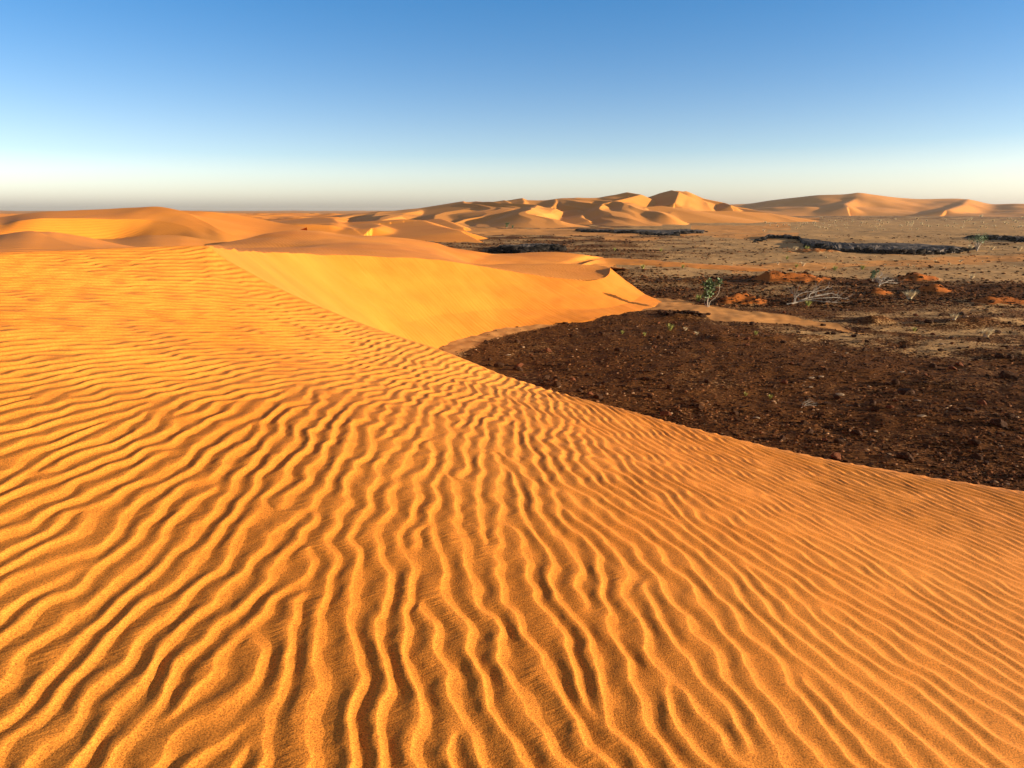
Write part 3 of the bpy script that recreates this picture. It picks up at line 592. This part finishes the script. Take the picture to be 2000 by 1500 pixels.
def put(name, me, x, y, size, label, cat, group=None, rz=None, sink=.2, z=None, tilt=0):
    o = link(name, me); zz = pz(x, y) if z is None else z
    o.location = (x, y, zz+size*(.5-sink)*.6); o.rotation_euler = (tilt, tilt*.6, random.uniform(0, 6.28) if rz is None else rz)
    o.scale = (size,)*3; return tag(o, label, cat, group)
# rocks one can point to in the photograph: u, v, radius px, kind, label
NAMED = [
 (1105, 631, 7, RM[0], 'dark block of rock against the foot of the bright slip face'),
 (1088, 760, 11, RM[3], 'upright dark rock just beyond the dune edge, with a pale stone at its foot'),
 (1092, 763, 5, RMP[0], 'pale stone at the foot of the upright dark rock'),
 (1132, 771, 8, RM[1], 'dark rock just right of the upright rock near the dune edge'),
 (1166, 783, 11, RM[2], 'large pointed black rock close to the dune edge'),
 (1300, 808, 11, RMR[0], 'big reddish brown rock right of the pointed one, near the dune edge'),
 (1116, 743, 8, RMR[1], 'rounded reddish rock standing alone on the brown gravel'),
 (1150, 731, 8, RM[4], 'flat dark rock lying alone on the open gravel'),
 (974, 713, 12, RM[5], 'jagged dark rock, nearest the dune edge in the bowl corner'),
 (1012, 718, 10, RM[6], 'dark rock pair member leaning in the bowl corner, lower one'),
 (1015, 711, 8, RMR[0], 'reddish rock resting above the dark rock in the bowl corner'),
 (992, 692, 8, RMP[1], 'pale brown stone beside dark rocks in the upper bowl corner'),
 (1070, 683, 8, RMR[1], 'reddish rock at the end of the short line of stones'),
 (1380, 748, 9, RM[1], 'pale edged boulder among gravel left of the small green sprig'),
 (1614, 786, 9, RM[0], 'dark squat rock right of the dry white twig'),
 (1674, 789, 8, RM[2], 'left one of two matching black rocks on the gravel'),
 (1705, 790, 8, RM[3], 'right one of two matching black rocks on the gravel'),
 (1765, 768, 16, RM[4], 'broad low black rock heap in the middle of the gravel'),
 (1633, 897, 13, RMR[0], 'brown flat boulder right above the dune edge'),
 (1768, 897, 14, RM[6], 'brown slab of rock standing in gravel near the dune edge'),
 (1826, 941, 7, RM[5], 'small upright rock peeking over the dune edge'),
 (1890, 806, 10, RM[0], 'dark ragged rock on the gravel at the right'),
 (1970, 741, 13, RM[3], 'large dark rock far right on the gravel'),
 (1625, 828, 8, RM[1], 'black rock alone below the dry white twig'),
 (1530, 857, 9, RM[2], 'low black rock above the middle of the dune edge'),
 (1690, 682, 7, RM[2], 'black lump on the pale strip of sand'),
 (1608, 603, 5, RM[0], 'leftmost of three black stones below the dead branches'), (1628, 603, 5, RM[1], 'middle one of three black stones below the dead branches'), (1645, 605, 5, RM[2], 'rightmost of three black stones below the dead branches'),
 (1608, 634, 6, RM[4], 'black rock at the tip of the orange sand tongue'),
 (1585, 740, 7, RMP[0], 'pale flat stone, leftmost of a row of pale stones'), (1640, 767, 9, RMP[1], 'long pale flat stone in the middle of the gravel'), (1800, 815, 8, RMP[0], 'pale flat stone right of the two black rocks'), (1760, 729, 7, RMP[1], 'pale flat stone above the broad black heap'),
]
used = []
for u, v, r_, me, lab in NAMED:
    x, y = on_plain(u, v); d = math.hypot(x, y); size = r_/F*d*1.1; used.append((u, v))
    put('rock', me, x, y, size, lab, 'rock', None, tilt=.3 if 'upright' in lab else 0)
n = 0
while n < 262:
    u = random.uniform(880, 2080); v = random.uniform(610, 975) if n > 40 else random.uniform(600, 700)
    ev = np.interp(u, EUa[:, 0], EUa[:, 1]); fv = np.interp(u, [860, 905, 960, 1090, 1220, 1296], [684, 664, 650, 636, 622, 600])
    if v > ev-6 or v < fv+8: continue
    if any(abs(u-a)+abs(v-b)*1.5 < 14 for a, b in used): continue
    x, y = on_plain(u, v); a = np.array([x]); b = np.array([y]); s_, t_, _ = zones(a, b)
    if random.random() < s_[0]*.95: continue
    used.append((u, v)); d = math.hypot(x, y); size = max(.05, min(.26, random.lognormvariate(-2.25, .4)))*(.75+d/90)
    kind = random.random(); me = random.choice(RM) if kind < .86 else random.choice(RMR) if kind < .95 else random.choice(RMP)
    lab = 'small dark angular stone lying loose on the brown gravel' if kind < .86 else 'small reddish brown stone lying loose on the brown gravel' if kind < .95 else 'small pale flat stone lying on the brown gravel'
    put('rock', me, x, y, size, lab, 'rock', 'dark loose rocks scattered over the gravel plain' if kind < .86 else 'reddish loose rocks on the gravel plain' if kind < .95 else 'pale flat stones on the gravel plain'); n += 1

# ------------------------------------------------------------------ rock outcrops: slabs with broken fronts
def outcrop(name, top, front, hh, mat, label, blocks, cat='rock outcrop', bs=.55, tilt=0):
    """slab between a far edge polyline and a near edge polyline (picture points on the plain)"""
    def line(pts, n=160):
        p = np.array(pts, float); t = np.linspace(p[0, 0], p[-1, 0], n); vv = np.interp(t, p[:, 0], p[:, 1])
        return np.array([on_plain(a, b) for a, b in zip(t, vv)])
    A, B_ = line(top), line(front); n = len(A); m = 34; G = np.zeros((m, n, 3)); prof = np.linspace(0, 1, n); env = np.minimum(ss(0, .06, prof), ss(0, .10, 1-prof))
    for j in range(m):
        t = j/(m-1); tt = min(t/.88, 1); p = A*(1-tt)+B_*tt
        h = hh*env*(.15+.85*ss(-.05, .8, np.full(n, tt)))*(1 if t < .9 else max(0, 1-(t-.88)/.10))
        px, py = p[:, 0], p[:, 1]; jx = .5*noise(px*1.3, py*1.3, 91)+.3*noise(px*3, py*3, 92)
        zz = plain_z(px, py)-.1+h*(.95+.4*fbm(px*.35, py*.35, 4, 93))
        G[j] = np.stack([px+jx*(tt > .3)*.6, py+jx*(tt > .3)*1.2, zz], -1)
    V = [G.reshape(-1, 3)]; Fc = []; q = grid_faces(m, n)
    Fc = np.concatenate([q[:, [0, 1, 2]], q[:, [0, 2, 3]]]); Fl = [Fc]; off = m*n
    r = np.random.default_rng(len(label)); bv, bf = sub(IV, IF)
    for _ in range(blocks):
        i = r.integers(2, n-2); e = G[int(m*.86), i]; a = bv.copy()
        for _k in range(6): nn = r.standard_normal(3); nn /= np.linalg.norm(nn); qd = a@nn-.6; a -= np.outer(np.clip(qd, 0, 9), nn)
        sc = bs*r.uniform(.3, 1)**1.5; a = a*[sc*1.3, sc, sc*.7]
        a += [e[0]+r.normal(0, min(.5, bs)), e[1]+r.normal(-min(.3, bs), min(.7, bs)), plain_z(np.array([e[0]]), np.array([e[1]]))[0]+hh*env[i]*r.uniform(0, .9)]
        V.append(a); Fl.append(bf+off); off += len(a)
    o = link(name, raw_mesh(name, np.concatenate(V), np.concatenate(Fl), M_slab if mat == M_black else mat, False)); o.data.materials.append(mat)
    mi = np.ones(sum(map(len, Fl)), np.int32); mi[:int(len(Fl[0]))] = 0; o.data.polygons.foreach_set('material_index', mi); return tag(o, label, cat)
outcrop('rock_outcrop', [(1470, 471), (1500, 463), (1590, 468), (1720, 478), (1900, 484)], [(1470, 472.5), (1500, 466), (1560, 468), (1580, 483), (1640, 496), (1740, 500), (1830, 496), (1900, 487)], .75, M_black, 'long black rock ledge with grey top crossing the sandy plain', 300, bs=.6)
outcrop('rock_outcrop', [(1880, 462), (1960, 461), (2100, 463)], [(1880, 464), (1950, 472), (2010, 478), (2100, 474)], .8, M_black, 'black rock ledge cut off by the right edge of the view', 80, bs=1.0)
outcrop('rock_outcrop', [(1120, 449), (1200, 449), (1385, 447)], [(1120, 451), (1220, 456), (1300, 459), (1385, 453)], .4, M_black, 'low dark rock ledge at the foot of the far dunes', 110, bs=1.2)
outcrop('rock_outcrop', [(970, 484), (1020, 480), (1100, 478)], [(970, 492), (1030, 494), (1100, 489)], .8, M_black, 'heap of black and grey boulders behind the middle dune', 240, bs=.9)
outcrop('rock_outcrop', [(600, 436), (660, 435)], [(600, 439), (660, 440)], 2.6, M_black, 'small dark rocky knoll beyond the left dunes', 40, bs=1.5)
outcrop('rock_outcrop', [(1330, 429), (1440, 426), (1540, 425)], [(1330, 434), (1440, 434), (1540, 430)], 1.6, M_rock, 'wide dark brown rock field below the far right dunes', 200, bs=2.5)
outcrop('rock_outcrop', [(1300, 609), (1370, 613)], [(1290, 615), (1370, 620)], .18, M_rock, 'low pile of dark stones beside the orange sand tongue', 120, bs=.2, cat='stone pile')
outcrop('rock_outcrop', [(455, 455), (520, 455)], [(455, 461), (520, 461)], .5, M_black, 'dark strip of rubble between the two left dunes', 90, bs=.8, cat='rubble strip')

# ------------------------------------------------------------------ grass, shrubs, dead wood
def tuft_mesh(seed, mat, nb=110, spread=.5, h=1.0, lean=.0):
    r = np.random.default_rng(seed); V = []; Fc = []
    for i in range(nb):
        a = r.uniform(0, 6.283); rad = .16*math.sqrt(r.random()); b = np.array([rad*math.cos(a), rad*math.sin(a), 0]); out = spread*r.uniform(.2, 1.0)
        a += r.normal(0, .4); dr = np.array([math.cos(a)*out+lean, math.sin(a)*out, 0]); L_ = h*r.uniform(.5, 1); side = np.array([-math.sin(a), math.cos(a), 0])*.026
        for k in range(4):
            t = k/3; p = b+dr*t**1.6*L_+np.array([0, 0, L_*(t-.25*t*t*out)]); wv = side*(1-t*.9); V += [p-wv, p+wv]
        o_ = 8*i
        for k in range(3): Fc.append((o_+2*k, o_+2*k+1, o_+2*k+3, o_+2*k+2))
    return raw_mesh('grass_tuft', np.array(V), np.array(Fc), mat)
TS = [tuft_mesh(i, M_straw, 120, .7, 1, .15) for i in range(3)]; TG = [tuft_mesh(10+i, M_green, 120, .6, 1, .15) for i in range(3)]
TUFTS = [
 (1776, 585, 20, 0, 'pale round grass tuft on brown gravel below a red mound'), (1577, 597, 14, 1, 'bright green grass clump just below the dead branches'),
 (1363, 587, 15, 2, 'yellow green grass tuft left of the leafy shrub'), (1926, 657, 18, 0, 'straw coloured windblown tuft on the pale sand strip at the right'),
 (1862, 632, 13, 0, 'dry sparse tuft on the gravel above the pale sand strip'), (1308, 648, 15, 2, 'low yellowish grass clump, left of the two by the stone pile'), (1338, 648, 9, 0, 'thin dry grass wisps below the stone pile'),
 (1360, 655, 8, 0, 'small dry tuft right of the thin dry wisps'), (1475, 655, 9, 1, 'green sprig on the orange sand patch'), (1785, 646, 9, 1, 'faint green clump beside the pale sand strip'),
 (1504, 774, 10, 1, 'green sprig alone in the dark gravel'), (1456, 770, 9, 1, 'dull grey green sprig left of the lone green one'), (1255, 527, 10, 2, 'yellow green tuft where the dune horn meets the dark gravel'),
 (1333, 524, 8, 1, 'green clump at the edge of the sand apron'), (1630, 528, 10, 1, 'green bushy tuft above the red ridge'), (1684, 527, 9, 2, 'pale yellow tuft right of the green bushy one'),
 (1555, 521, 8, 2, 'pale yellow tuft, left of two above the red ridge'), (1568, 519, 9, 0, 'straw tuft, right of two above the red ridge'), (1519, 517, 6, 0, 'tiny white straw tuft on tan sand'),
 (1537, 506, 8, 1, 'dark green clump on tan sand below the black ledge'), (1575, 493, 9, 2, 'pale green tuft in front of the black ledge'), (1553, 491, 8, 0, 'grey straw tuft in front of the black ledge'),
 (1898, 544, 9, 0, 'straw tuft at the right end of the tan strip'), (1895, 488, 9, 0, 'straw tuft below the dry bush'), (1937, 489, 8, 0, 'straw tuft right of the dry bush'), (1990, 490, 10, 0, 'straw tuft near the right border by the ledge'),
 (1215, 653, 8, 2, 'faint yellow grass patch near the foot of the slip face'), (1258, 657, 8, 2, 'yellow grass patch on the gravel right of the slip face foot'), (1200, 492, 7, 2, 'small yellow green clump behind the dune horn'), (1290, 492, 7, 1, 'green clump among the distant rubble'),
]
for i, (u, v, hp, kd, lab) in enumerate(TUFTS):
    x, y = on_plain(u, v); d = math.hypot(x, y); o = link('grass_tuft', (TS, TG, TG)[kd][i % 3]); sc = hp/F*d
    o.location = (x, y, pz(x, y)-.01); o.scale = (sc*1.2, sc*1.2, sc); o.rotation_euler = (0, 0, random.uniform(-.5, .5)); tag(o, lab, 'grass tuft', 'grass tufts on the desert plain')
for i in range(150):
    u = random.uniform(1480, 2040); v = random.choice([random.uniform(424, 452), random.uniform(436, 446), random.uniform(505, 530) if i % 3 == 0 else random.uniform(430, 450)])
    x, y = on_plain(u, v); d = math.hypot(x, y); o = link('grass_tuft', TS[i % 3]); sc = random.uniform(2.6, 5.0)/F*d
    o.location = (x, y, pz(x, y)-.02); o.scale = (sc*1.5, sc*1.5, sc); o.rotation_euler = (0, 0, random.uniform(0, 6)); 
    tag(o, 'tiny pale straw tuft dotting the tan plain in the distance', 'grass tuft', 'distant straw tufts dotted over the plain')

def tube(V, Fc, pts, radii, k=6):
    pts = [np.array(p, float) for p in pts]; o = len(V)
    for i, p in enumerate(pts):
        t = pts[min(i+1, len(pts)-1)]-pts[max(i-1, 0)]; t /= np.linalg.norm(t)+1e-9; a = np.cross(t, [.3, .9, .2]); a /= np.linalg.norm(a); b = np.cross(t, a)
        for j in range(k): th = 6.283*j/k; V.append(p+radii[i]*(a*math.cos(th)+b*math.sin(th)))
    for i in range(len(pts)-1):
        for j in range(k): q = (j+1) % k; Fc.append((o+i*k+j, o+i*k+q, o+(i+1)*k+q, o+(i+1)*k+j))
def curve(pts, n=14):
    p = np.array(pts, float); s = np.linspace(0, 1, len(p)); t = np.linspace(0, 1, n); return [np.array([pchip(s, p[:, k], a) for k in range(3)]) for a in t]
def limb(V, Fc, pts, r0, r1, n=14):
    c = curve(pts, n); tube(V, Fc, c, np.linspace(r0, r1, n)); return c
def mk(name, V, Fc, mat, parent, smooth=True): return link(name, raw_mesh(name, np.array(V), np.array(Fc), mat, smooth), parent)
def leaves(V, Fc, c, n, rad, size, r):
    for _ in range(n):
        p = np.array(c)+rad*r.normal(0, .5, 3)*[1, 1, 1.1]; d = r.standard_normal(3); d[2] = abs(d[2])*.8+.2; d /= np.linalg.norm(d); sd_ = np.cross(d, r.standard_normal(3)); sd_ /= np.linalg.norm(sd_)
        nn = np.cross(d, sd_); s_ = size*r.uniform(.6, 1.2); o_ = len(V)
        V += [p, p+d*s_*.35+sd_*s_*.30+nn*s_*.05, p+d*s_*.75+sd_*s_*.26, p+d*s_, p+d*s_*.75-sd_*s_*.26, p+d*s_*.35-sd_*s_*.30+nn*s_*.05]
        Fc += [(o_, o_+1, o_+2, o_+3), (o_, o_+3, o_+4, o_+5)]
def shrub(u, v, hpx, label, big=True):
    x, y = on_plain(u, v); d = math.hypot(x, y); k = hpx/F*d/2.4
    e = bpy.data.objects.new('leafy_shrub' if big else 'small_shrub', None); COL.objects.link(e); e.location = (x, y, pz(x, y)-.03); e.scale = (k,)*3; tag(e, label, 'shrub')
    r = np.random.default_rng(5); stems = [([(0, 0, 0), (-.05, 0, .5), (0, .05, 1.0), (-.05, 0, 1.5), (.05, 0, 2.0), (.12, 0, 2.35)], .06), ([(.1, 0, 0), (.15, 0, .45), (.65, 0, .9), (.95, 0, 1.5), (.93, 0, 2.1), (.85, 0, 2.3)], .035),
             ([(-.1, 0, 0), (-.3, .1, .5), (-.25, .1, .85), (-.1, .1, 1.0)], .025), ([(0, 0, .9), (-.2, 0, 1.4), (-.35, 0, 1.9), (-.3, 0, 2.2)], .03), ([(0, 0, 1.1), (.3, -.1, 1.5), (.5, -.1, 2.0), (.45, 0, 2.3)], .03)]
    for pts, rr in stems: V, Fc = [], []; limb(V, Fc, pts, rr, rr*.35); mk('stem', V, Fc, M_bark, e)
    V, Fc = [], []
    for c, n_, rd in [((-.3, 0, 2.0), 34, .22), ((-.05, 0, 1.75), 34, .25), ((-.05, 0, 1.25), 36, .28), ((-.2, .1, .95), 26, .24), ((.2, 0, 1.6), 26, .22), ((.1, 0, 2.2), 20, .2), ((.9, 0, 2.2), 26, .2), ((.5, 0, 1.95), 22, .2), ((.15, .05, 1.0), 14, .2)]:
        leaves(V, Fc, c, n_*2, rd, .27, r)
    mk('foliage', V, Fc, M_leaf, e, False); return e
shrub(1382, 601, 51, 'leafy green desert shrub with pale bending stems on the orange sand')
shrub(1704, 551, 20, 'small green shrub beside the fallen white branch', False)
shrub(990, 447, 11, 'tiny dark shrub on sand at the foot of the far dunes, larger of two', False); shrub(1001, 449, 7, 'tiny dark shrub right of the larger one below the far dunes', False)

def dead_branch(u0, u1, v, label, seed, spec=None):
    x0, y0 = on_plain(u0, v); x1, y1 = on_plain(u1, v-8); e = bpy.data.objects.new('dead_branch', None); COL.objects.link(e); e.location = (x0, y0, pz(x0, y0)); tag(e, label, 'dead branch')
    L_ = math.hypot(x1-x0, y1-y0); k = L_/4; e.rotation_euler = (0, 0, math.atan2(y1-y0, x1-x0)); r = np.random.default_rng(seed)
    main = [[(-.35, 0, .03), (.3, 0, .12), (.9, .05, .30), (1.5, .1, .42), (2.2, 0, .52), (3.0, .1, .62)], [(.4, 0, .15), (1.0, -.3, .35), (1.7, -.4, .42), (2.5, -.5, .42), (3.4, -.4, .3), (4.0, -.5, .15)],
            [(.3, 0, .15), (.7, .3, .5), (1.3, .4, .75), (2.0, .3, .85), (2.5, .3, 1.15)], [(1.0, 0, .3), (1.7, -.7, .2), (2.4, -.9, .12), (3.0, -1.0, .05)], [(1.4, .1, .4), (2.0, .4, .7), (2.8, .3, .9), (3.3, .4, 1.15)],
            [(1.8, 0, .5), (2.5, .2, .55), (3.2, .2, .6), (3.9, .1, .35)], [(.2, 0, .1), (.35, .1, .5), (.5, .2, .8)]]
    for i, m_ in enumerate(main):
        V, Fc = [], []; m_ = [tuple(k*np.array(p)*[1, 1, .72]) for p in m_]; c = limb(V, Fc, m_, (.06 if i == 0 else .032)*k, .010*k, 18); part = mk('trunk' if i == 0 else 'limb', V, Fc, M_dead, e)
        for _ in range(7):
            j = r.integers(4, 16); p = c[j]; dr = c[j+1]-c[j-1]; dr /= np.linalg.norm(dr); dr = dr+r.normal(0, .7, 3)*[.6, .8, .8]; dr[2] = abs(dr[2])*.9 if r.random() < .7 else -.1; dr /= np.linalg.norm(dr)
            l_ = k*r.uniform(.35, .8); V, Fc = [], []; q = [p, p+dr*l_*.5+r.normal(0, .05, 3)*k, p+dr*l_+np.array([0, 0, .12*k])]; limb(V, Fc, q, .012*k, .005*k, 7); mk('twig', V, Fc, M_dead, part)
    return e
dead_branch(1545, 1645, 594, 'fallen bleached dead branches sprawling on the brown gravel', 3)
dead_branch(1717, 1733, 560, 'small fallen white branch beside the small green shrub', 5)
dead_branch(1567, 1590, 792, 'dry white twig lying on the dark gravel', 6)
def bush(u, v, hpx, label):
    x, y = on_plain(u, v); d = math.hypot(x, y); k = hpx/F*d; e = bpy.data.objects.new('dry_bush', None); COL.objects.link(e); e.location = (x, y, pz(x, y)-.02); tag(e, label, 'dry bush')
    r = np.random.default_rng(9); LV, LF = [], []
    for i in range(16):
        a = r.uniform(0, 6.28); s_ = r.uniform(.2, .6); V, Fc = [], []
        q = [(0, 0, 0), (math.cos(a)*s_*.3*k, math.sin(a)*s_*.3*k, .4*k), (math.cos(a)*s_*k, math.sin(a)*s_*k, r.uniform(.7, 1)*k)]; limb(V, Fc, q, .03*k, .008*k, 8); mk('stem', V, Fc, M_bark, e); leaves(LV, LF, q[2], 26, .22*k, .09*k, r)
    mk('foliage', LV, LF, M_leaf, e, False)
bush(1908, 490, 23, 'dry thin branched bush in front of the right black ledge')
